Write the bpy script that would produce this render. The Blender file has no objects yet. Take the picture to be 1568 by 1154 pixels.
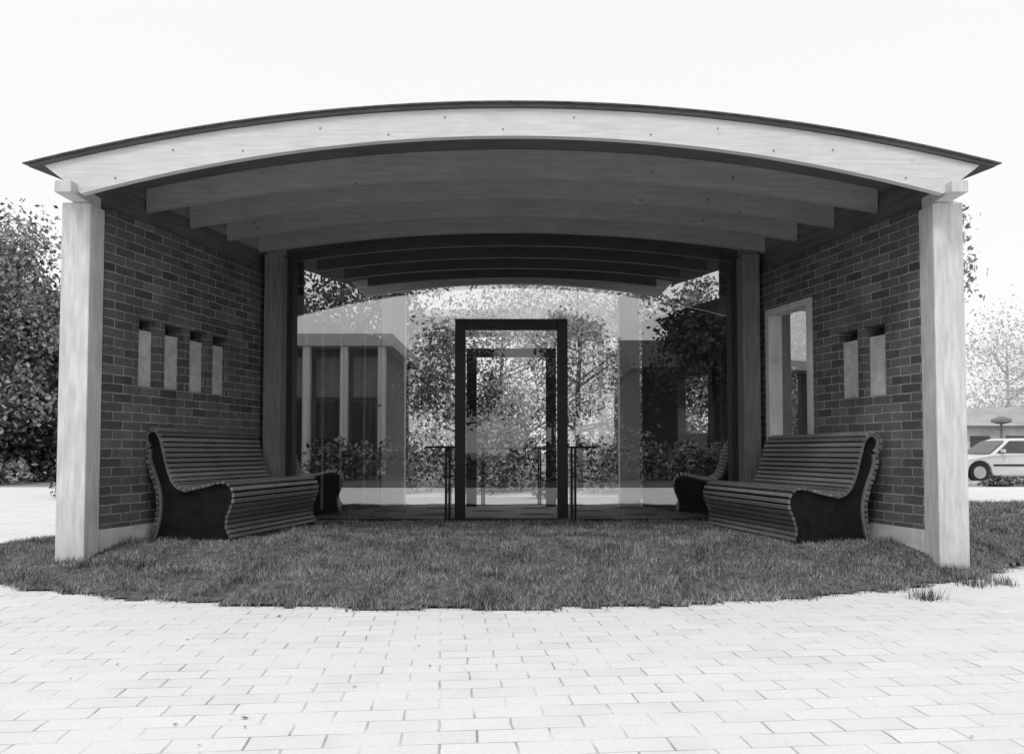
import bpy, math, random
import numpy as np
from mathutils import Vector, Matrix
random.seed(3); rng=np.random.default_rng(5)
sc=bpy.context.scene
sc.view_settings.view_transform='Standard'; sc.view_settings.look='None'; sc.view_settings.exposure=0
COL=sc.collection

# ---------------------------------------------------------------- materials
def newmat(name):
    m=bpy.data.materials.new(name); m.use_nodes=True
    nt=m.node_tree; b=nt.nodes['Principled BSDF']; return m,nt,b
def g(v): return (v,v,v,1)
def N(nt,t,**k):
    n=nt.nodes.new(t)
    for a,b in k.items(): setattr(n,a,b)
    return n
def noisy(name,lo,hi,scale=6,rough=.8,stretch=(1,1,1),bump=.2,detail=6,spots=None,island=0,spec=.3,big=(.82,1.06),spot=.45):
    m,nt,b=newmat(name); L=nt.links.new
    tc=N(nt,'ShaderNodeTexCoord'); mp=N(nt,'ShaderNodeMapping'); mp.inputs['Scale'].default_value=stretch
    L(tc.outputs['Object'],mp.inputs[0])
    no=N(nt,'ShaderNodeTexNoise'); no.inputs['Scale'].default_value=scale; no.inputs['Detail'].default_value=detail
    L(mp.outputs[0],no.inputs['Vector'])
    r=N(nt,'ShaderNodeValToRGB'); r.color_ramp.elements[0].position=.32; r.color_ramp.elements[1].position=.68
    r.color_ramp.elements[0].color=g(lo); r.color_ramp.elements[1].color=g(hi)
    L(no.outputs['Fac'],r.inputs[0]); out=r.outputs[0]
    n2=N(nt,'ShaderNodeTexNoise'); n2.inputs['Scale'].default_value=scale*.17; n2.inputs['Detail'].default_value=3
    L(tc.outputs['Object'],n2.inputs['Vector'])
    mr=N(nt,'ShaderNodeMapRange'); mr.inputs[1].default_value=.3; mr.inputs[2].default_value=.7; mr.inputs[3].default_value=big[0]; mr.inputs[4].default_value=big[1]
    L(n2.outputs['Fac'],mr.inputs[0])
    mx=N(nt,'ShaderNodeMix',data_type='RGBA',blend_type='MULTIPLY'); mx.inputs[0].default_value=1
    L(out,mx.inputs[6]); L(mr.outputs[0],mx.inputs[7]); out=mx.outputs[2]
    if island:
        ge=N(nt,'ShaderNodeNewGeometry'); m3=N(nt,'ShaderNodeMapRange'); m3.inputs[3].default_value=1-island; m3.inputs[4].default_value=1+island
        L(ge.outputs['Random Per Island'],m3.inputs[0])
        mx=N(nt,'ShaderNodeMix',data_type='RGBA',blend_type='MULTIPLY'); mx.inputs[0].default_value=1
        L(out,mx.inputs[6]); L(m3.outputs[0],mx.inputs[7]); out=mx.outputs[2]
    if spots:
        vo=N(nt,'ShaderNodeTexVoronoi'); vo.inputs['Scale'].default_value=spots
        L(tc.outputs['Object'],vo.inputs['Vector'])
        m4=N(nt,'ShaderNodeMapRange'); m4.inputs[1].default_value=.05; m4.inputs[2].default_value=.09; m4.inputs[3].default_value=spot; m4.inputs[4].default_value=1
        L(vo.outputs['Distance'],m4.inputs[0])
        mx=N(nt,'ShaderNodeMix',data_type='RGBA',blend_type='MULTIPLY'); mx.inputs[0].default_value=1
        L(out,mx.inputs[6]); L(m4.outputs[0],mx.inputs[7]); out=mx.outputs[2]
    L(out,b.inputs['Base Color']); b.inputs['Roughness'].default_value=rough
    b.inputs['Specular IOR Level'].default_value=spec
    if bump:
        bp=N(nt,'ShaderNodeBump'); bp.inputs['Strength'].default_value=bump; bp.inputs['Distance'].default_value=.01
        L(no.outputs['Fac'],bp.inputs['Height']); L(bp.outputs[0],b.inputs['Normal'])
    return m
def bricky(name,c1,c2,mortar,bw,rh,ms,rot=0,wall=True,rough=.85,bump=.6,joint_break=False,lo=.7,hi=1.15,sx=1):
    m,nt,b=newmat(name); L=nt.links.new
    tc=N(nt,'ShaderNodeTexCoord'); sp=N(nt,'ShaderNodeSeparateXYZ'); L(tc.outputs['Object'],sp.inputs[0])
    if wall:
        ad=N(nt,'ShaderNodeMath'); L(sp.outputs[0],ad.inputs[0]); L(sp.outputs[1],ad.inputs[1])
        cb=N(nt,'ShaderNodeCombineXYZ'); L(ad.outputs[0],cb.inputs[0]); L(sp.outputs[2],cb.inputs[1]); vec=cb.outputs[0]
    else:
        mp=N(nt,'ShaderNodeMapping'); mp.inputs['Rotation'].default_value=(0,0,rot); L(tc.outputs['Object'],mp.inputs[0]); vec=mp.outputs[0]
    br=N(nt,'ShaderNodeTexBrick'); br.inputs['Scale'].default_value=1
    dn=N(nt,'ShaderNodeTexNoise'); dn.inputs['Scale'].default_value=9; L(vec,dn.inputs['Vector'])
    vm=N(nt,'ShaderNodeVectorMath',operation='SCALE'); vm.inputs['Scale'].default_value=.014; L(dn.outputs['Color'],vm.inputs[0])
    va=N(nt,'ShaderNodeVectorMath',operation='ADD'); L(vec,va.inputs[0]); L(vm.outputs[0],va.inputs[1])
    vs=N(nt,'ShaderNodeVectorMath',operation='MULTIPLY'); vs.inputs[1].default_value=(sx,1,1); L(va.outputs[0],vs.inputs[0])
    L(vs.outputs[0],br.inputs['Vector'])
    br.inputs['Color1'].default_value=g(c1); br.inputs['Color2'].default_value=g(c2); br.inputs['Mortar'].default_value=g(mortar)
    br.inputs['Brick Width'].default_value=bw*sx; br.inputs['Row Height'].default_value=rh; br.inputs['Mortar Size'].default_value=ms
    br.inputs['Mortar Smooth'].default_value=.25
    no=N(nt,'ShaderNodeTexNoise'); no.inputs['Scale'].default_value=1.3 if not wall else 2.2; no.inputs['Detail'].default_value=8; no.inputs['Roughness'].default_value=.7
    L(tc.outputs['Object'],no.inputs['Vector'])
    mr=N(nt,'ShaderNodeMapRange'); mr.inputs[1].default_value=.3; mr.inputs[2].default_value=.7; mr.inputs[3].default_value=lo; mr.inputs[4].default_value=hi
    L(no.outputs['Fac'],mr.inputs[0])
    mx=N(nt,'ShaderNodeMix',data_type='RGBA',blend_type='MULTIPLY'); mx.inputs[0].default_value=1
    L(br.outputs['Color'],mx.inputs[6]); L(mr.outputs[0],mx.inputs[7]); out=mx.outputs[2]
    if joint_break:
        n2=N(nt,'ShaderNodeTexNoise'); n2.inputs['Scale'].default_value=3.1; n2.inputs['Detail'].default_value=5; L(tc.outputs['Object'],n2.inputs['Vector'])
        m2=N(nt,'ShaderNodeMapRange'); m2.inputs[1].default_value=.36; m2.inputs[2].default_value=.60; m2.inputs[3].default_value=joint_break[0]; m2.inputs[4].default_value=joint_break[1]
        L(n2.outputs['Fac'],m2.inputs[0])
        mm=N(nt,'ShaderNodeMix',data_type='RGBA'); L(m2.outputs[0],mm.inputs[0]); L(out,mm.inputs[6]); mm.inputs[7].default_value=g((c1+c2)/2)
        out=mm.outputs[2]
    f=N(nt,'ShaderNodeTexNoise'); f.inputs['Scale'].default_value=60; L(tc.outputs['Object'],f.inputs['Vector'])
    m6=N(nt,'ShaderNodeMapRange'); m6.inputs[1].default_value=.3; m6.inputs[2].default_value=.7; m6.inputs[3].default_value=.75 if wall else .93; m6.inputs[4].default_value=1.2 if wall else 1.02
    L(f.outputs['Fac'],m6.inputs[0])
    mx=N(nt,'ShaderNodeMix',data_type='RGBA',blend_type='MULTIPLY'); mx.inputs[0].default_value=1
    L(out,mx.inputs[6]); L(m6.outputs[0],mx.inputs[7]); out=mx.outputs[2]
    L(out,b.inputs['Base Color']); b.inputs['Roughness'].default_value=rough; b.inputs['Specular IOR Level'].default_value=.25
    s=N(nt,'ShaderNodeMath',operation='MULTIPLY_ADD'); L(br.outputs['Fac'],s.inputs[0]); s.inputs[1].default_value=-1; L(f.outputs['Fac'],s.inputs[2])
    bp=N(nt,'ShaderNodeBump'); bp.inputs['Strength'].default_value=bump; bp.inputs['Distance'].default_value=.006
    L(s.outputs[0],bp.inputs['Height']); L(bp.outputs[0],b.inputs['Normal'])
    return m
def leafmat(name,lo,hi,transl=.25,ns=1.2,isl=.6):
    m,nt,b=newmat(name); L=nt.links.new
    ge=N(nt,'ShaderNodeNewGeometry'); tc=N(nt,'ShaderNodeTexCoord')
    no=N(nt,'ShaderNodeTexNoise'); no.inputs['Scale'].default_value=ns; no.inputs['Detail'].default_value=3; L(tc.outputs['Object'],no.inputs['Vector'])
    ad=N(nt,'ShaderNodeMath',operation='MULTIPLY_ADD'); L(no.outputs['Fac'],ad.inputs[0]); ad.inputs[1].default_value=1.3
    m5=N(nt,'ShaderNodeMath',operation='MULTIPLY_ADD'); L(ge.outputs['Random Per Island'],m5.inputs[0]); m5.inputs[1].default_value=isl; m5.inputs[2].default_value=-.15-isl/2
    L(m5.outputs[0],ad.inputs[2])
    r=N(nt,'ShaderNodeValToRGB'); r.color_ramp.elements[0].position=.15; r.color_ramp.elements[1].position=.9
    r.color_ramp.elements[0].color=g(lo); r.color_ramp.elements[1].color=g(hi); L(ad.outputs[0],r.inputs[0])
    d=N(nt,'ShaderNodeBsdfDiffuse'); L(r.outputs[0],d.inputs[0])
    nt.nodes.remove(b)
    if not transl:
        L(d.outputs[0],nt.nodes['Material Output'].inputs[0]); return m
    tr=N(nt,'ShaderNodeBsdfTranslucent'); L(r.outputs[0],tr.inputs[0])
    ms=N(nt,'ShaderNodeMixShader'); ms.inputs[0].default_value=transl
    L(d.outputs[0],ms.inputs[1]); L(tr.outputs[0],ms.inputs[2]); L(ms.outputs[0],nt.nodes['Material Output'].inputs[0])
    return m
def glassmat(name,refl,tint=.9):
    m,nt,b=newmat(name); L=nt.links.new; nt.nodes.remove(b)
    t=N(nt,'ShaderNodeBsdfTransparent'); t.inputs[0].default_value=g(tint)
    gl=N(nt,'ShaderNodeBsdfGlossy'); gl.inputs['Roughness'].default_value=.0; gl.inputs[0].default_value=g(.95)
    fr=N(nt,'ShaderNodeFresnel'); fr.inputs[0].default_value=1.5
    ad=N(nt,'ShaderNodeMath'); L(fr.outputs[0],ad.inputs[0]); ad.inputs[1].default_value=refl; ad.use_clamp=True
    ms=N(nt,'ShaderNodeMixShader'); L(ad.outputs[0],ms.inputs[0]); L(t.outputs[0],ms.inputs[1]); L(gl.outputs[0],ms.inputs[2])
    L(ms.outputs[0],nt.nodes['Material Output'].inputs[0]); return m

M_white=noisy('painted_timber',.60,.73,30,.6,(.12,4,1.6),.12,big=(.93,1.02),spots=3.1,spot=.85)
M_post=noisy('weathered_white_post',.56,.74,18,.7,(2,2,.25),.3,big=(.86,1.03),detail=10)
M_back=noisy('white_post_lit_copy',.82,.88,16,.6,(2,2,.25),.1,big=(.97,1.0))  # post paint copied lighter; brightness missing in the rear is put into colour
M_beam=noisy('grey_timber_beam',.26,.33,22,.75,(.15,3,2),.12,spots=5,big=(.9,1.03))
M_beamr=noisy('rear_beam_shade_copy',.07,.11,22,.8,(.15,3,2),.12,big=(.9,1.03))  # beam timber copied darker; shade of the deep rear roof put into colour
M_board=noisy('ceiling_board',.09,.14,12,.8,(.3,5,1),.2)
M_plate=noisy('wall_plate_timber',.09,.14,14,.8,(.2,3,3),.2)
M_col=noisy('grey_column',.15,.22,16,.7,(2,2,.2),.2)
M_roof=noisy('roof_metal',.08,.16,20,.6)
M_conc=noisy('concrete_plinth',.5,.68,7,.9,bump=.4)
M_plaster=noisy('niche_plaster',.45,.6,14,.9)
M_slat=noisy('bench_slat',.08,.18,14,.42,(.5,6,6),.25,island=.35,spec=.5)
M_rim=noisy('bench_rim',.13,.2,14,.5)
M_black=noisy('black_steel',.008,.015,12,.45)
M_iron_shade=noisy('bench_iron_and_shade',.006,.014,12,.7,spec=.15)
M_wood=noisy('window_frame_timber',.5,.62,9,.6,(1,1,.3))
M_brickL=bricky('brick_dark',.065,.165,.38,.225,.075,.005,lo=.45,hi=1.25,joint_break=(0,.4))
M_brickD=bricky('house_brick_dark',.03,.07,.12,.225,.075,.0055)  # dark brick of the house walls
M_paver=bricky('clay_pavers',.66,.75,.28,.25,.12,.0028,rot=math.radians(-5),wall=False,joint_break=(.05,.85),lo=.90,hi=1.03,bump=.25,sx=.55)
M_ground=noisy('ground_mat',.22,.34,1.5,.95)
M_field=noisy('field_grass_mat',.04,.10,3,.95,big=(.6,1.2))
M_gravel=noisy('gravel_mat',.3,.5,30,.95,bump=.5)
M_grassbase=noisy('grass_soil',.05,.15,18,.95,bump=.8)
M_blade=leafmat('grass_blade',.035,.44,0,3.6,.8)
M_debris=leafmat('fallen_leaf',.04,.2,0,3.2,.8)
M_leafD=leafmat('leaf_dark',.02,.16,0,.8)
M_leafT=leafmat('leaf_tree',.04,.55,.25,.7)
M_leafM=leafmat('leaf_mid',.015,.38,0,1.1,.9)
M_leafL=leafmat('blossom',.25,.85,.35,1.5,.8)
M_leafH=leafmat('leaf_hazed',.5,.75,.4,.6)  # foliage paled so distance haze sits in the albedo
M_bark=noisy('bark',.05,.12,10,.9,(1,1,.2),.6)
M_barkH=noisy('bark_hazed',.45,.55,10,.9)  # far bark paled too, painting in the haze
M_glass=glassmat('pavilion_glass',.27,.8)
M_glass2=glassmat('window_glass',.08,.93)
M_asph=noisy('asphalt',.22,.3,20,.9)
M_pale=noisy('pale_panel',.07,.14,6,.7,(2,2,.2))
M_dark=noisy('dark_boards_and_shade',.015,.035,6,.7,(4,4,.2))
M_infill=noisy('infill_boarding',.04,.07,16,.7,(4,4,.2))
M_render=noisy('pale_render',.3,.4,6,.7)
M_deck=noisy('deck_boards',.22,.34,8,.8,(1,6,1))
M_car=noisy('car_paint',.68,.72,3,.25,bump=0,spec=.6)
M_carglass=noisy('car_glass',.03,.05,3,.1,bump=0,spec=.8)
M_tyre=noisy('tyre',.02,.03,9,.8)
M_hub=noisy('hubcap',.4,.5,9,.3)

# ---------------------------------------------------------------- helpers
def link(o,parent=None):
    COL.objects.link(o)
    if parent: o.parent=parent
    return o
def empty(name,loc=(0,0,0)):
    e=bpy.data.objects.new(name,None); e.location=loc; e.empty_display_size=.2; COL.objects.link(e); return e
def mesh(name,V,F,mat,parent=None,bevel=0):
    me=bpy.data.meshes.new(name); me.from_pydata([tuple(v) for v in V],[],F); me.update()
    for m in (mat if isinstance(mat,list) else [mat]): me.materials.append(m)
    o=bpy.data.objects.new(name,me); link(o,parent)
    if bevel:
        b=o.modifiers.new('bev','BEVEL'); b.width=bevel; b.segments=2; b.limit_method='ANGLE'
    return o
BF=[(0,3,2,1),(4,5,6,7),(0,1,5,4),(1,2,6,5),(2,3,7,6),(3,0,4,7)]
def boxv(x0,x1,y0,y1,z0,z1):
    return [(x0,y0,z0),(x1,y0,z0),(x1,y1,z0),(x0,y1,z0),(x0,y0,z1),(x1,y0,z1),(x1,y1,z1),(x0,y1,z1)]
def boxes(name,bs,mat,parent=None,bevel=0):
    V=[];F=[]
    for b in bs:
        n=len(V); V+=boxv(*b); F+=[tuple(i+n for i in f) for f in BF]
    return mesh(name,V,F,mat,parent,bevel)
def prism(name,P,axis,a0,a1,mat,parent=None,bevel=0):
    n=len(P); f=(lambda p,q,a:(p,a,q)) if axis=='y' else (lambda p,q,a:(a,p,q))
    V=[f(p,q,a0) for p,q in P]+[f(p,q,a1) for p,q in P]
    F=[tuple(range(n)),tuple(range(2*n-1,n-1,-1))]+[(i,i+n,(i+1)%n+n,(i+1)%n) for i in range(n)]
    return mesh(name,V,F,mat,parent,bevel)
def fast(name,Vn,k,mats,parent=None,extra=None):
    n=Vn.shape[0]; me=bpy.data.meshes.new(name)
    me.vertices.add(n*k); me.vertices.foreach_set('co',Vn.astype(np.float32).ravel())
    me.loops.add(n*k); me.loops.foreach_set('vertex_index',np.arange(n*k,dtype=np.int32))
    me.polygons.add(n); me.polygons.foreach_set('loop_start',np.arange(0,n*k,k,dtype=np.int32))
    me.update(calc_edges=True); me.validate()
    for m in mats: me.materials.append(m)
    o=bpy.data.objects.new(name,me); link(o,parent); return o
def leaves(centers,size,flat=0):
    n=len(centers); a=rng.normal(size=(n,3)); a/=np.linalg.norm(a,axis=1)[:,None]
    b=rng.normal(size=(n,3)); b-=a*(a*b).sum(1)[:,None]; b/=np.linalg.norm(b,axis=1)[:,None]
    s=size*rng.uniform(.6,1.4,n)[:,None]
    return np.stack([centers-a*s,centers-b*s*.55,centers+a*s,centers+b*s*.55],axis=1)
def tube(P,R,seg=7):
    V=[];F=[]
    P=[Vector(p) for p in P]
    for i,p in enumerate(P):
        d=(P[min(i+1,len(P)-1)]-P[max(i-1,0)]).normalized()
        u=d.cross(Vector((.3,1,.2))).normalized(); w=d.cross(u)
        for j in range(seg):
            t=2*math.pi*j/seg; V.append(p+u*math.cos(t)*R[i]+w*math.sin(t)*R[i])
    for i in range(len(P)-1):
        for j in range(seg):
            F.append((i*seg+j,i*seg+(j+1)%seg,(i+1)*seg+(j+1)%seg,(i+1)*seg+j))
    F.append(tuple(range(seg))[::-1]); F.append(tuple((len(P)-1)*seg+j for j in range(seg)))
    return V,F
def tree(name,loc,h,cr,trunk_r,nl,ls,leaf,bark,crown0=.3,clusters=70,spread=.42,limbs=9,twigs=0):
    x,y,z=loc; top=empty(name,loc)
    V=[];F=[]
    def add(P,R,seg=7):
        v,f=tube(P,R,seg); n=len(V); V.extend(v); F.extend([tuple(i+n for i in q) for q in f])
    pts=[]
    for i in range(7):
        t=i/6; pts.append((random.uniform(-.05,.05)*h*.3*t,random.uniform(-.05,.05)*h*.3*t,h*.9*t))
    add(pts,[trunk_r*(1-.85*i/6) for i in range(7)],9)
    C=[]
    for i in range(limbs):
        t=random.uniform(crown0*.7,.8); b=Vector((0,0,h*.9*t)); a=random.uniform(0,6.28)
        L=cr*random.uniform(.6,1)*(1-.35*t); e=b+Vector((math.cos(a)*L,math.sin(a)*L,h*random.uniform(.08,.25)))
        m=(b+e)/2+Vector((0,0,-.03*h)); r=trunk_r*.45*(1-t*.6)
        add([b,m,e],[r,r*.6,r*.2],6); C.append(e)
        for k in range(3+twigs):
            s=b.lerp(e,random.uniform(.4,.95)); q=s+Vector((random.uniform(-1,1)*cr*.35,random.uniform(-1,1)*cr*.35,random.uniform(.02,.16)*h))
            add([s,(s+q)/2+Vector((0,0,.02*h)),q],[r*.3,r*.2,r*.06],5); C.append(q)
    mesh('trunk_and_limbs',V,F,bark,top)
    cs=np.array([tuple(c) for c in C])
    k=rng.normal(size=(clusters,3)); k/=np.linalg.norm(k,axis=1)[:,None]; k*=rng.uniform(.35,1.,clusters)[:,None]**.6
    hz=h*(1-crown0)/2
    cc=np.stack([k[:,0]*cr,k[:,1]*cr,h*crown0+hz+k[:,2]*hz],1)
    cc[:,:2]*=np.clip(1.15-.55*((cc[:,2]-h*crown0)/(2*hz))[:,None],.3,1.2)
    cs=np.concatenate([cs,cc]); idx=rng.integers(0,len(cs),nl)
    rad=rng.uniform(.5,1.2,len(cs))*cr*spread*.5
    p=cs[idx]+rng.normal(size=(nl,3))*rad[idx][:,None]*np.array([1,1,.75])
    p=p[p[:,2]>.15]
    fast('foliage',leaves(p,ls),4,[leaf],top)
    return top
def shrub_mass(name,blobs,nl,ls,leaf):
    B=np.array(blobs); w=B[:,3]**2*B[:,4]; idx=rng.choice(len(B),nl,p=w/w.sum())
    d=rng.normal(size=(nl,3)); d/=np.linalg.norm(d,axis=1)[:,None]; r=rng.uniform(.45,1.08,nl)[:,None]
    lump=1+.22*np.sin(d[:,0]*7+idx)+.18*np.sin(d[:,2]*9+idx*2.)
    p=B[idx,:3]+d*r*lump[:,None]*np.stack([B[idx,3],B[idx,3],B[idx,4]],1)
    p=p[p[:,2]>.02]
    return fast(name,leaves(p,ls),4,[leaf])

# ---------------------------------------------------------------- ground
def plane(name,x0,x1,y0,y1,z,mat):
    return mesh(name,[(x0,y0,z),(x1,y0,z),(x1,y1,z),(x0,y1,z)],[(0,1,2,3)],mat)
plane('ground',-400,400,-400,400,-.012,M_ground)
plane('plaza_pavement',-30,30,-3,21,0,M_paver)
plane('grass_field',-40,40,-60,-3.02,-.004,M_field)
plane('gravel_path',-7,7,12.6,16.4,.005,M_gravel)
n=150; x=rng.uniform(-5,5,n); y=rng.uniform(2.6,6.5,n); k=np.hypot(x-(-.32),y-11.49)>6.75; x=x[k];y=y[k];n=len(x)
P=[]
for i in range(n):
    a=rng.uniform(0,6.28); s=rng.uniform(.003,.011)*(1 if rng.uniform()>.1 else 2); c=np.array([x[i],y[i],.007])
    u=np.array([math.cos(a),math.sin(a),.15])*s; v=np.array([-math.sin(a),math.cos(a),0.1])*s*.6
    P.append([c-u,c-v,c+u,c+v])
fast('fallen_leaves',np.array(P),4,[M_debris])

CX,CY,R=-.32,11.49,6.71
def sstep(t): t=np.clip(t,0,1); return t*t*(3-2*t)
def edge_dist(x,y):
    x=np.asarray(x,float); y=np.asarray(y,float)
    wob=.03*np.sin(x*7.3+1)+.02*np.sin(x*17+y*5)+.015*np.sin(x*31)
    c=R-np.hypot(x-CX,y-CY)+wob
    yf=np.where(x>3.0, y-(6.35+.30*(x-3.0))+wob, -9)
    c=np.where(x>3.0,np.maximum(c,yf),c)
    l=x+4.95+.15*np.sin(y*2)
    b=np.where(x>2,13.6-y,12.5-y)
    return np.minimum(np.minimum(c,l),b)
def lawn_z(x,y):
    d=edge_dist(x,y)
    inside=sstep((y-6.0)/.6)*sstep((4.6-np.abs(x))/1.2)*sstep((12.6-y)/1.2)
    return .012+.09*sstep(d/.45)+.095*inside-.015*sstep((y-7.8)/1)*inside+.006*np.sin(x*5)*np.sin(y*6)
xs=np.arange(-5.4,12.01,.06); ys=np.arange(4.6,13.7,.06)
XX,YY=np.meshgrid(xs,ys,indexing='ij'); DD=edge_dist(XX,YY); ZZ=lawn_z(XX,YY)
ZZ=np.where(DD<0,.006,ZZ)
nx,ny=len(xs),len(ys); V=np.stack([XX,YY,ZZ],-1).reshape(-1,3); F=[]
ok=(DD>-.02)
for i in range(nx-1):
    for j in range(ny-1):
        if ok[i,j] and ok[i+1,j] and ok[i+1,j+1] and ok[i,j+1]:
            a=i*ny+j; F.append((a,a+ny,a+ny+1,a+1))
lawn=empty('lawn'); mesh('turf',V,F,M_grassbase,lawn)
def blades(n,x0,x1,y0,y1,h0,h1,w,dens=None):
    x=rng.uniform(x0,x1,n); y=rng.uniform(y0,y1,n)
    cl=.75+.5*np.sin(x*3.1+np.sin(y*4.3)*2)*np.sin(y*3.7+np.cos(x*2.2)*2)*.5+.35*np.sin(x*11+y*3+np.sin(y*9))*np.sin(y*13+x*2)
    d=edge_dist(x,y)+rng.normal(0,.03,n)
    keep=(d>0)&~((np.abs(x)<2.6)&(y>8.78))&(rng.uniform(0,1,n)<np.clip(cl+.2,.12,1)); x=x[keep]; y=y[keep]; cl=cl[keep]; n=len(x); z=lawn_z(x,y)
    h=rng.uniform(h0,h1,n)*np.clip(cl,.35,1.4); a=rng.uniform(0,6.28,n); ln=rng.uniform(0,1.3,n)*h; b=rng.uniform(0,6.28,n)
    ww=w*rng.uniform(.6,1.3,n)
    p0=np.stack([x-np.cos(a)*ww,y-np.sin(a)*ww,z-.01],1); p1=np.stack([x+np.cos(a)*ww,y+np.sin(a)*ww,z-.01],1)
    p2=np.stack([x+np.cos(b)*ln,y+np.sin(b)*ln,z+h],1)
    return np.stack([p0,p1,p2],1)
fast('grass_blades',np.concatenate([blades(170000,-5.1,5.6,4.7,7.4,.015,.048,.0034),blades(55000,-5.1,6,7.4,9.6,.02,.05,.004),blades(40000,5.,11,6.6,13.5,.03,.07,.007)]),3,[M_blade],lawn)
def tufts(cs,n,rad,h):
    P=[]
    for (cx,cy) in cs:
        x=cx+rng.normal(0,rad,n); y=cy+rng.normal(0,rad,n); z=lawn_z(x,y)
        hh=rng.uniform(.4,1,n)*h; a=rng.uniform(0,6.28,n); b=rng.uniform(0,6.28,n); ln=hh*rng.uniform(0,.8,n)
        P.append(np.stack([np.stack([x-np.cos(a)*.003,y-np.sin(a)*.003,z-.01],1),np.stack([x+np.cos(a)*.003,y+np.sin(a)*.003,z-.01],1),np.stack([x+np.cos(b)*ln,y+np.sin(b)*ln,z+hh],1)],1))
    return np.concatenate(P)
fast('grass_tufts',tufts([(-3.5,6.08),(-3.3,6.07),(3.3,6.05),(3.48,6.05),(-3.15,6.5),(3.1,6.6),(-3.6,6.3),(3.62,6.3)]+[(random.uniform(-3.5,3.5),random.uniform(5.0,6.5)) for i in range(22)],120,.055,.075),3,[M_blade],lawn)

# ---------------------------------------------------------------- pavilion
pav=empty('brick_pavilion')
zt=lambda x:3.550-.0350*x*x
zb=lambda x:3.335-.0417*x*x
zbi=lambda x:3.305-.0300*x*x
SP=.249
def inner(y):
    return 3.25-SP*(y-6.32) if y<8.85 else 2.62-.36*(y-8.85)
V=[];F=[];nseg=48; rows=[(5.925,3.64),(8.8,3.1),(11.5,2.35)]
for (y,w) in rows:
    for i in range(nseg+1):
        x=-w+2*w*i/nseg; V.append((x,y,zt(x))); V.append((x,y,zt(x)+.025))
S=2*(nseg+1)
for r in range(len(rows)-1):
    for i in range(nseg):
        a=r*S+2*i; F.append((a,a+2,a+2+S,a+S)); F.append((a+1,a+1+S,a+3+S,a+3))
    a=r*S; F.append((a,a+S,a+S+1,a+1)); a=r*S+2*nseg; F.append((a,a+1,a+S+1,a+S))
for i in range(nseg):
    a=2*i; F.append((a,a+1,a+3,a+2)); a=(len(rows)-1)*S+2*i; F.append((a,a+2,a+3,a+1))
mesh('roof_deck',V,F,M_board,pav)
V=[];F=[]
for i in range(49):
    t=-1+2*i/48
    for (y,w) in rows:
        w2=w+.04; x=t*w2; V.append((x,y-(.02 if y<6 else -.03),zt(x)+.028))
for i in range(48):
    for r in range(2):
        a=i*3+r; F.append((a,a+3,a+4,a+1))
o=mesh('metal_roofing',V,F,M_roof,pav); s=o.modifiers.new('s','SOLIDIFY'); s.thickness=.009; s.offset=1
def arc_beam(name,y0,y1,wt,wb,mat,zbf=zb,off=-.004):
    n=48; P=[(-wt+2*wt*i/n,zt(-wt+2*wt*i/n)+off) for i in range(n+1)]
    P+=[(wb-2*wb*i/n,zbf(wb-2*wb*i/n)) for i in range(n+1)]
    return prism(name,P[::-1],'y',y0,y1,mat,pav)
arc_beam('front_fascia_beam',5.95,6.01,3.54,3.26,M_white)
boxes('fascia_nails',[(x-.005,x+.005,5.944,5.9495,z-.005,z+.005) for x,z in [(q+.07*math.sin(i*5),zb(q)+.05+.1*(i%2)) for i,q in enumerate([-3+.5*j for j in range(13)])]],M_col,pav)
boxes('bearing_blocks',[(-3.41,-3.285,5.86,6.3,2.875,2.965),(3.275,3.40,5.86,6.3,2.875,2.965)],M_post,pav,.006)
k=0; y=6.24
while y<11.1:
    w=inner(max(y,6.32))+.02 if y<8.8 else inner(y)+.05
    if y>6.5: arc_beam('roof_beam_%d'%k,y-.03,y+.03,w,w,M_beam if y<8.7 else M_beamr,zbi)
    y+=.57; k+=1
arc_beam('rear_fascia_beam',11.3,11.38,2.3,2.1,M_white)
boxes('front_posts',[(-3.485,-3.262,6.1,6.32,-.02,2.872),(3.258,3.49,6.1,6.32,-.02,2.872)],M_post,pav,.008)
boxes('rear_columns',[(-2.655,-2.47,8.47,8.70,.0,3.06),(2.47,2.655,8.47,8.70,.0,3.06)],M_col,pav,.008)
boxes('side_infill_panels',[(-2.70,-2.33,8.81,8.87,.0,3.12),(2.32,2.70,8.81,8.87,.0,3.12)],M_infill,pav)
boxes('back_posts',[(-1.80,-1.49,11.0,11.2,.0,3.1),(1.49,1.77,11.0,11.2,.0,3.1)],M_back,pav,.006)
def S_of(y): return (y-6.32)*1.0305
def wall(name,side,s0,s1,z0,z1,holes,thick,mat,origin,ang,inset=0,parent=pav):
    cuts=sorted(set([s0,s1]+[h[0] for h in holes]+[h[1] for h in holes])); bs=[]
    sg=1 if side=='L' else -1
    for a,b in zip(cuts[:-1],cuts[1:]):
        hh=sorted([h for h in holes if h[0]<=a+1e-6 and h[1]>=b-1e-6],key=lambda h:h[2]); z=z0
        for h in hh: bs.append((a,b,z,h[2])); z=h[3]
        bs.append((a,b,z,z1))
    B=[]
    for a,b,za,zc in bs:
        yy=sorted((inset*sg,(thick)*sg)); B.append((a,b,yy[0],yy[1],za,zc))
    o=boxes(name,B,mat,parent); o.location=origin; o.rotation_euler=(0,0,ang); return o
angL=math.atan2(1,SP); angR=math.atan2(1,-SP)
OL=(-3.25,6.322,0); OR=(3.25,6.322,0); LEN=S_of(8.80)
TH=.17
nL=[(S_of(a),S_of(b),1.50,2.07) for a,b in [(6.70,6.91),(7.02,7.25),(7.36,7.60),(7.70,7.93)]]
nR=[(S_of(a),S_of(b),1.425,2.03) for a,b in [(6.70,6.95),(7.04,7.295)]]
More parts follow.
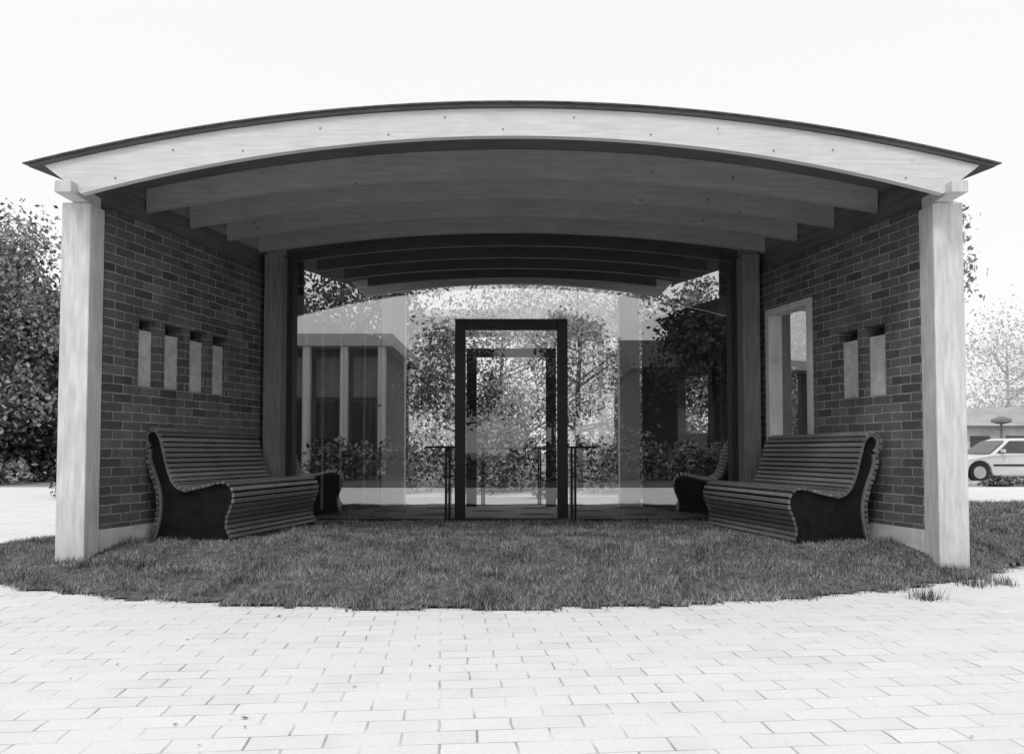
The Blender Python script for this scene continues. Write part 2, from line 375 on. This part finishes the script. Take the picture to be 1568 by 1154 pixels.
win=(S_of(7.675),S_of(8.44),1.04,2.44)
wall('brick_wall_left','L',0,LEN,.33,2.90,nL,TH,M_brickL,OL,angL)
wall('brick_wall_right','R',0,LEN,.33,2.90,nR+[win],TH,M_brickL,OR,angR)
wall('plinth_left','L',0,LEN,-.02,.329,[],TH+.01,M_conc,OL,angL,-.012)
wall('plinth_right','R',0,LEN,-.02,.329,[],TH+.01,M_conc,OR,angR,-.012)
wall('wall_plate_left','L',0,LEN,2.901,3.12,[],.15,M_plate,OL,angL,.03)
wall('wall_plate_right','R',0,LEN,2.901,3.12,[],.15,M_plate,OR,angR,.03)
def local_boxes(name,side,bs,mat,origin,ang,bev=0):
    sg=1 if side=='L' else -1
    B=[]
    for a,b,d0,d1,z0,z1 in bs:
        yy=sorted((d0*sg,d1*sg)); B.append((a,b,yy[0],yy[1],z0,z1))
    o=boxes(name,B,mat,pav,bev); o.location=origin; o.rotation_euler=(0,0,ang); return o
for nm,sd,hs,oo,an in (('left','L',nL,OL,angL),('right','R',nR,OR,angR)):
    local_boxes('niche_backs_'+nm,sd,[(h[0]+.001,h[1]-.001,.05,TH-.005,h[2]+.001,h[3]-.085) for h in hs],M_plaster,oo,an)
    local_boxes('niche_slot_shade_'+nm,sd,[(h[0]+.001,h[1]-.001,.145,TH-.006,h[3]-.084,h[3]-.001) for h in hs],M_dark,oo,an)  # dark backing paints the shade in the deeper niche tops
a,b,c,d=win; t=.065
local_boxes('side_window_frame','R',[(a,a+t,-.03,.10,c,d),(b-t,b,-.03,.10,c,d),(a+t+.001,b-t-.001,-.028,.098,d-t,d),(a+t+.001,b-t-.001,-.028,.098,c,c+t)],M_wood,OR,angR,.004)
o=mesh('side_window_glass',[(a+t,-.05,c+t),(b-t,-.05,c+t),(b-t,-.05,d-t),(a+t,-.05,d-t)],[(0,1,2,3)],M_glass2,pav); o.location=OR; o.rotation_euler=(0,0,angR)
local_boxes('side_window_transom','R',[(a+t+.002,b-t-.002,.06,.09,1.88,1.95)],M_col,OR,angR)
def seg_frame(p,q): return math.atan2(q[1]-p[1],q[0]-p[0]), math.hypot(q[0]-p[0],q[1]-p[1])
PL=(-2.62,8.88,0); PR=(2.62,8.88,0)
a1,l1=seg_frame(PL[:2],(-1.80,11.0)); a2,l2=seg_frame(PR[:2],(1.80,11.0))
wall('rear_wall_left','L',0,l1,.0,2.5,[],.12,M_pale,PL,a1)
local_boxes('rear_wall_left_battens','L',[(x,x+.05,-.03,0-.001,.25,2.47) for x in (.1,.45,.8,1.2,1.75,2.1)],M_render,PL,a1)
local_boxes('rear_wall_left_door','L',[(1.32,1.7,-.02,-.002,.25,2.3)],M_black,PL,a1)
local_boxes('rear_wall_left_dado','L',[(.01,1.3,-.028,-.002,.2,1.1)],M_dark,PL,a1)
wh=((9.42-8.86)*1.07,(10.19-8.86)*1.07,1.09,1.94)
wall('rear_wall_right','R',0,l2,.0,2.75,[wh],.12,M_dark,PR,a2)
local_boxes('rear_window_frame','R',[(wh[0],wh[0]+.09,-.03,.1,wh[2],wh[3]),(wh[1]-.07,wh[1],-.03,.1,wh[2],wh[3]),(wh[0]+.091,wh[1]-.071,-.03,.1,wh[3]-.07,wh[3]),(wh[0]+.091,wh[1]-.071,-.03,.1,wh[2],wh[2]+.07)],M_black,PR,a2)
boxes('vestibule_floor',[(-2.3,2.3,8.88,11.3,.0,.185)],M_deck,pav)
def arcpane(name,x0,x1,y,z0,mat):
    n=14; P=[(x0,z0)]+[(x1,z0)]+[(x1-(x1-x0)*i/n,zb(x1-(x1-x0)*i/n)+.02) for i in range(n+1)]
    return mesh(name,[(p,y,q) for p,q in P],[tuple(range(len(P)))],mat,pav)
GY=8.80
arcpane('glass_left',-2.45,-.632,GY,.21,M_glass)
arcpane('glass_right',.617,2.45,GY,.21,M_glass)
arcpane('glass_over_door',-.630,.615,GY,2.415,M_glass)
boxes('glass_base_channel',[(-2.45,-.635,GY-.03,GY+.009,.14,.21),(.62,2.45,GY-.03,GY+.009,.14,.21)],M_black,pav)
boxes('door_frame',[(-.63,-.515,GY-.04,GY+.06,.15,2.41),(.5,.615,GY-.04,GY+.06,.15,2.41),(-.514,.499,GY-.038,GY+.058,2.29,2.408),(-.514,.499,GY-.036,GY+.05,.14,.215)],M_black,pav,.004)
mesh('door_glass',[(-.514,GY,.216),(.499,GY,.216),(.499,GY,2.289),(-.514,GY,2.289)],[(0,1,2,3)],M_glass2,pav)
boxes('door_handle',[(.44,.46,GY-.09,GY-.07,1.0,1.35),(.44,.46,GY-.07,GY-.001,1.03,1.05),(.44,.46,GY-.07,GY-.001,1.3,1.32)],M_black,pav,.003)
boxes('back_door_frame',[(-.63,-.49,11.0,11.08,.18,2.37),(.47,.61,11.0,11.08,.18,2.37),(-.489,.469,11.0,11.08,2.25,2.37)],M_black,pav,.004)
def rail(name,y,x0,x1,posts,z0,z1=.99):
    e=empty(name,((x0+x1)/2,y,z0)); 
    def pipe(nm,p,q,r):
        v,f=tube([p,q],[r,r],10); ob=mesh(nm,v,f,M_black,None)
        ob.location=(-e.location[0],-e.location[1],-e.location[2]); ob.parent=e
    pipe('top_rail',(x0,y,z1),(x1,y,z1),.012)
    for i,p in enumerate(posts): pipe('rail_post_%d'%i,(p,y,z0-.08),(p,y,z1),.013)
rail('handrail',8.70,-.95,-.62,[-.72,-.68],.18)
rail('handrail',8.70,.61,.92,[.65,.69],.18)
rail('handrail',11.45,-.55,.55,[-.43,-.40,.38,.41],.1)

# ---------------------------------------------------------------- benches
fp=[(-.05,.79),(-.088,.84),(-.09,.90),(-.055,.94),(-.005,.945),(.035,.915),(.065,.85),(.09,.76),(.115,.67),(.145,.58),(.185,.50),(.245,.45),(.33,.432),(.43,.447),(.54,.475),(.63,.492),(.69,.48),(.725,.44),(.735,.38),(.72,.31),(.69,.24),(.675,.17),(.685,.10),(.73,.02)]
bp_=[(-.05,.79),(-.055,.70),(-.02,.60),(.02,.50),(.05,.39),(.055,.27),(.035,.14),(.0,.02)]
def smooth(P,n):
    out=[]
    for i in range(len(P)-1):
        p0=P[max(i-1,0)];p1=P[i];p2=P[i+1];p3=P[min(i+2,len(P)-1)]
        for k in range(n):
            t=k/n
            out.append(tuple(.5*((2*p1[c])+(-p0[c]+p2[c])*t+(2*p0[c]-5*p1[c]+4*p2[c]-p3[c])*t*t+(-p0[c]+3*p1[c]-3*p2[c]+p3[c])*t**3) for c in (0,1)))
    out.append(P[-1]); return out
def resample(P,step):
    out=[];acc=step/2;
    for (a,b) in zip(P[:-1],P[1:]):
        L=math.hypot(b[0]-a[0],b[1]-a[1])
        while acc<=L:
            t=acc/L; out.append((a[0]+(b[0]-a[0])*t,a[1]+(b[1]-a[1])*t,(b[0]-a[0])/L,(b[1]-a[1])/L)); acc+=step
        acc-=L
    return out
def bench(front,mirror,z,length=1.6):
    sg=-1 if mirror else 1
    A=Vector((.196*sg,.98,0)); U=Vector((.98*sg,-.196,0)); Z=Vector((0,0,1))
    o=Vector((front[0],front[1],z))-U*.73
    e=empty('slatted_bench',tuple(o))
    T=lambda a,u,v: A*a+U*u+Z*v
    def slats(name,prof,sgn):
        V=[];F=[]
        for (u,v,tu,tv) in resample(smooth(prof,6),.046):
            nu,nv=-tv*sgn,tu*sgn; w=.0175; th=.022; j=random.uniform(-.005,.005)
            cs=[(-w,0),(w,0),(w,th*.75),(w*.8,th),(-w*.8,th),(-w,th*.75)]
            n=len(V); k=len(cs)
            for a in (j,length+j):
                for (p,q) in cs: V.append(T(a,u+tu*p+nu*q,v+tv*p+nv*q))
            F.append(tuple(n+i for i in range(k))); F.append(tuple(n+2*k-1-i for i in range(k)))
            F+=[(n+i,n+i+k,n+(i+1)%k+k,n+(i+1)%k) for i in range(k)]
        return mesh(name,V,F,M_slat,e)
    slats('seat_and_back_slats',fp,1); slats('rear_slats',bp_,-1)
    def rim(name,prof,sgn,a0,a1,w):
        R=resample(smooth(prof,6),.02); V=[];F=[]
        for (u,v,tu,tv) in R:
            nu,nv=-tv*sgn,tu*sgn
            for a,q in ((a0,-.001),(a1,-.001),(a1,-w),(a0,-w)): V.append(T(a,u+nu*q,v+nv*q))
        for i in range(len(R)-1):
            for j in range(4):
                F.append((i*4+j,i*4+(j+1)%4,i*4+4+(j+1)%4,i*4+4+j))
        F.append((0,1,2,3)); m=4*(len(R)-1); F.append((m+3,m+2,m+1,m))
        mesh(name,V,F,M_rim,e)
    for nm,a0 in (('near',.010),('far',length-.035)):
        rim('front_rim_'+nm,fp[:13],1,a0,a0+.025,.018); rim('rear_rim_'+nm,bp_,-1,a0,a0+.025,.018)
    P=smooth(fp,3)+smooth(bp_,3)[::-1][:-1]
    for i,a in enumerate((.036,length/2,length-.08)):
        n=len(P); V=[T(a,u,v) for u,v in P]+[T(a+.04,u,v) for u,v in P]
        F=[tuple(range(n)),tuple(range(2*n-1,n-1,-1))]+[(q,q+n,(q+1)%n+n,(q+1)%n) for q in range(n)]
        mesh('cast_side_and_shade_%d'%i,V,F,M_iron_shade,e)  # side plates filled near-black; the colour also paints shade in the hollow
    return e
bench((-2.335,6.64),False,.185,1.62)
bench((2.27,6.50),True,.14,1.60)

# ---------------------------------------------------------------- surroundings behind
bl=[]
for i in range(64):
    x=random.uniform(-9,9); y=random.uniform(16.6,19.5); h=random.uniform(.7,1.8)
    bl.append((x,y,h*.8,random.uniform(.6,1.1),h))
shrub_mass('shrubs',bl,90000,.05,M_leafM)
bl=[(random.uniform(-9,9),random.uniform(15.9,16.4),.2,random.uniform(.25,.5),random.uniform(.2,.45)) for i in range(20)]
shrub_mass('low_planting',bl,14000,.045,M_leafM)
tree('flowering_tree',(1.6,19,0),5.4,2.4,.10,10000,.045,M_leafL,M_bark,.25,50,.34,14)
tree('flowering_tree',(-.3,22,0),5.6,2.6,.10,9000,.05,M_leafM,M_bark,.2,50,.36,14)
tree('broadleaf_tree',(-3.6,19,0),5.6,2.2,.13,12000,.06,M_leafD,M_bark,.2,60,.36,12)
tree('broadleaf_tree',(4.0,19.5,0),5.2,1.7,.10,9000,.06,M_leafM,M_bark,.3,50,.36,12)
can=empty('reflection_canopy')  # canopy added to stand in for pale beams reflected in the glass
boxes('canopy_posts',[(-2.0,-1.85,23.9,24.05,0,4.9),(2.6,2.75,23.9,24.05,0,4.9)],M_post,can)
boxes('canopy_roof',[(-3.2,4.0,23.4,26,4.92,5.12)],M_white,can)
boxes('canopy_beams',[(-3,3.8,23.6,23.7,4.6,4.78),(-3,3.8,25.4,25.5,4.6,4.78)],M_post,can)

tree('broadleaf_tree',(-18.0,25,0),9.2,3.6,.28,34000,.085,M_leafT,M_bark,.08,110,.36,16)
tree('broadleaf_tree',(-14.6,26,0),6.3,2.4,.2,18000,.08,M_leafT,M_bark,.08,80,.36,12)
tree('broadleaf_tree',(-20.5,30,0),9,4.0,.28,18000,.11,M_leafD,M_bark,.05,90,.4,12)
bl=[(random.uniform(-24,-12.5),random.uniform(24,28),1.6,random.uniform(.9,1.6),random.uniform(1.2,2.4)) for i in range(24)]
shrub_mass('tall_shrubs',bl,32000,.09,M_leafD)
bl=[(random.uniform(-24,-14),random.uniform(21.5,23.5),.3,random.uniform(.4,.9),random.uniform(.3,.7)) for i in range(40)]
shrub_mass('hedge_shrubs',bl,26000,.07,M_leafT)
plane('road',11,60,22.98,30,-.004,M_asph)
boxes('kerb',[(11,60,22.8,22.975,-.01,.09)],M_conc)
bl=[(random.uniform(12.9,19),random.uniform(21.4,22.2),.05,random.uniform(.2,.4),random.uniform(.1,.2)) for i in range(22)]
shrub_mass('flower_bed',bl,9000,.045,M_leafM)
tree('distant_tree',(30,48,0),9.0,4.5,.16,3200,.10,M_leafH,M_barkH,.2,60,.5,18,5)
tree('distant_tree',(35,52,0),8.0,4.5,.16,3200,.10,M_leafH,M_barkH,.2,60,.5,18,5)
tree('distant_tree',(39,50,0),10.,5,.16,3200,.10,M_leafH,M_barkH,.2,60,.5,18,5)
bl=[(random.uniform(24,60),random.uniform(54,58),1,random.uniform(2,3),random.uniform(1.4,2.6)) for i in range(16)]
shrub_mass('distant_hedge',bl,12000,.18,M_leafH)
tree('broadleaf_tree',(7.2,13.8,0),5.5,.72,.07,2600,.05,M_leafT,M_bark,.6,20,.5,8)
bd=empty('distant_building')
boxes('walls',[(22,34,40,46,0,2.2)],M_conc,bd)
prism('roof',[(39.5,2.2),(46.5,2.2),(43,3.3)],'x',21.6,34.4,M_render,bd)
boxes('windows',[(23+i*1.8,24+i*1.8,39.97,40.0-.003,.9,1.7) for i in range(6)],M_carglass,bd)
lp=empty('street_lamp')
v,f=tube([(20.9,34,0),(20.9,34,2.1)],[.07,.05],10); mesh('pole',v,f,M_col,lp)
v,f=tube([(20.9,34,2.1),(20.9,34,2.18),(20.9,34,2.3),(20.9,34,2.42)],[.12,.42,.38,.08],14); mesh('lamp_head',v,f,M_col,lp)
def car(x,y,z):
    e=empty('parked_car',(x,y,z))
    P=[(0,.32),(.02,.55),(.12,.66),(.6,.76),(1.15,.84),(1.75,1.27),(2.0,1.34),(2.9,1.34),(3.25,1.24),(3.75,.92),(4.2,.86),(4.3,.6),(4.28,.3)]
    def arch(cx): return [(cx+.36*math.cos(t),.30+.36*math.sin(t)) for t in [math.pi*i/8 for i in range(9)]]
    Q=P+[(4.2,.22)]+[(3.80,.22)]+arch(3.40)[0:]+[(3.0,.2),(1.2,.2)]+arch(.80)+[(.4,.22),(.1,.22)]
    n=len(Q); V=[];F=[]
    for side,yy in ((0,0.),(1,1.66)):
        for (p,q) in Q:
            tz=max(0,q-.85)*.45; V.append((p,yy+tz*(1 if side==0 else -1),q))
    F=[tuple(range(n)),tuple(range(2*n-1,n-1,-1))]+[(i,i+n,(i+1)%n+n,(i+1)%n) for i in range(n)]
    mesh('body',V,F,M_car,e,.03)
    def pane(nm,P4):
        V=[(p,max(0,q-.85)*.45-.006,q) for p,q in P4]; mesh(nm,V,[tuple(range(len(P4)))],M_carglass,e)
    pane('front_window',[(1.3,.88),(2.25,.88),(2.25,1.26),(1.8,1.26)]); pane('rear_window',[(2.33,.88),(3.5,.9),(3.15,1.2),(2.95,1.26),(2.33,1.26)])
    V=[(1.17,.12,.87),(1.17,1.54,.87),(1.71,1.42,1.262),(1.71,.24,1.262)]
    mesh('windscreen',[(a-.02,b,c+.012) for a,b,c in V],[(0,1,2,3)],M_carglass,e)
    for i,(wx,wy) in enumerate([(.8,.02),(3.4,.02),(.8,1.46),(3.4,1.46)]):
        v,f=tube([(wx,wy,.30),(wx,wy+.18,.30)],[.30,.30],22); mesh('tyre_%d'%i,v,f,M_tyre,e,.02)
        v,f=tube([(wx,wy-.012,.30),(wx,wy+.02,.30)],[.19,.19],18); mesh('hubcap_%d'%i,v,f,M_hub,e,.01)
    boxes('bumper',[(-.08,.02,.05,1.6,.34,.5)],M_hub,e,.03)
    boxes('side_trim',[(1.2,3.0,-.015,-.002,.5,.55)],M_tyre,e)
    boxes('headlamp',[(-.005,.1,.1,.4,.55,.63)],M_hub,e,.02)
    boxes('mirror',[(1.42,1.5,-.16,.02,.9,1.0)],M_car,e,.02)
car(13.35,24.1,-.004)
car(16.2,27.9,-.004)

# ---- the other side of the square, behind the viewpoint (appears in the glass)
bd=empty('town_building')
boxes('walls',[(-26,-5.4,-24,-16,0,5.2)],M_pale,bd)
boxes('eaves',[(-26.6,-4.9,-24.6,-14.9,5.25,5.75)],M_white,bd)
boxes('columns',[(-5.5-i*1.55,-5.2-i*1.55,-15.3,-15.0,0,5.24) for i in range(12)],M_back,bd)
boxes('panels',[(-6.7-i*1.55,-5.6-i*1.55,-15.99,-15.94,3.2,4.9) for i in range(11)],M_render,bd)
boxes('windows',[(-6.7-i*1.55,-5.6-i*1.55,-15.98,-15.93,.6,3.0) for i in range(11)],M_carglass,bd)
bd=empty('brick_house')
boxes('walls',[(5.6,16,-26,-17,0,4.6)],M_brickD,bd)
prism('roof',[(-17.-.4,4.6),(-26.4,4.6),(-21.5,6.4)],'x',5.3,16.3,M_dark,bd)
boxes('windows',[(7.2,8.5,-16.99,-16.95,1.0,2.8),(10.4,11.6,-16.99,-16.95,1.0,2.8)],M_render,bd)
tree('broadleaf_tree',(8.2,-15.2,0),8.6,2.4,.2,11000,.12,M_leafD,M_bark,.42,60,.4,12)
bl=[(random.uniform(-16,16),random.uniform(-10,-7),random.uniform(.3,.8),random.uniform(.7,1.3),random.uniform(.4,1.1)) for i in range(44)]
shrub_mass('border_shrubs',bl,26000,.09,M_leafM)
tree('broadleaf_tree',(-2.2,-15,0),6.5,2.2,.14,8000,.10,M_leafT,M_bark,.25,50,.36,14)
tree('broadleaf_tree',(2.6,-16,0),6.8,2.0,.14,7000,.10,M_leafT,M_bark,.3,50,.34,14)

# ---------------------------------------------------------------- camera, sky, sun
cam=bpy.data.cameras.new('camera'); co=bpy.data.objects.new('camera',cam); COL.objects.link(co)
co.location=(0,0,.95); co.rotation_euler=(math.radians(90+2.18),0,0)
cam.sensor_width=36; cam.lens=28.0; cam.shift_y=.0425; cam.clip_end=1500; cam.clip_start=.05
sc.camera=co
EL=math.radians(56); AZ=math.radians(202)
w=bpy.data.worlds.new('World'); sc.world=w; w.use_nodes=True; nt=w.node_tree; L=nt.links.new
bg=nt.nodes['Background']; sky=N(nt,'ShaderNodeTexSky'); sky.sky_type='NISHITA'; sky.sun_disc=False
sky.sun_elevation=EL; sky.sun_rotation=AZ; sky.dust_density=6; sky.air_density=1
bw=N(nt,'ShaderNodeRGBToBW'); L(sky.outputs[0],bw.inputs[0])
ma=N(nt,'ShaderNodeMath',operation='MULTIPLY_ADD'); ma.inputs[1].default_value=.25; ma.inputs[2].default_value=6.3; L(bw.outputs[0],ma.inputs[0])
mi=N(nt,'ShaderNodeMath',operation='MINIMUM'); mi.inputs[1].default_value=8.2; L(ma.outputs[0],mi.inputs[0])
L(mi.outputs[0],bg.inputs[0]); bg.inputs[1].default_value=.142
sl=bpy.data.lights.new('sun','SUN'); sl.energy=1.5; sl.angle=math.radians(11); sl.color=(1,.995,.985)
so=bpy.data.objects.new('sun',sl); COL.objects.link(so)
d=Vector((math.sin(AZ)*math.cos(EL),math.cos(AZ)*math.cos(EL),math.sin(EL)))
so.rotation_euler=d.to_track_quat('Z','Y').to_euler(); so.location=(0,-5,12)
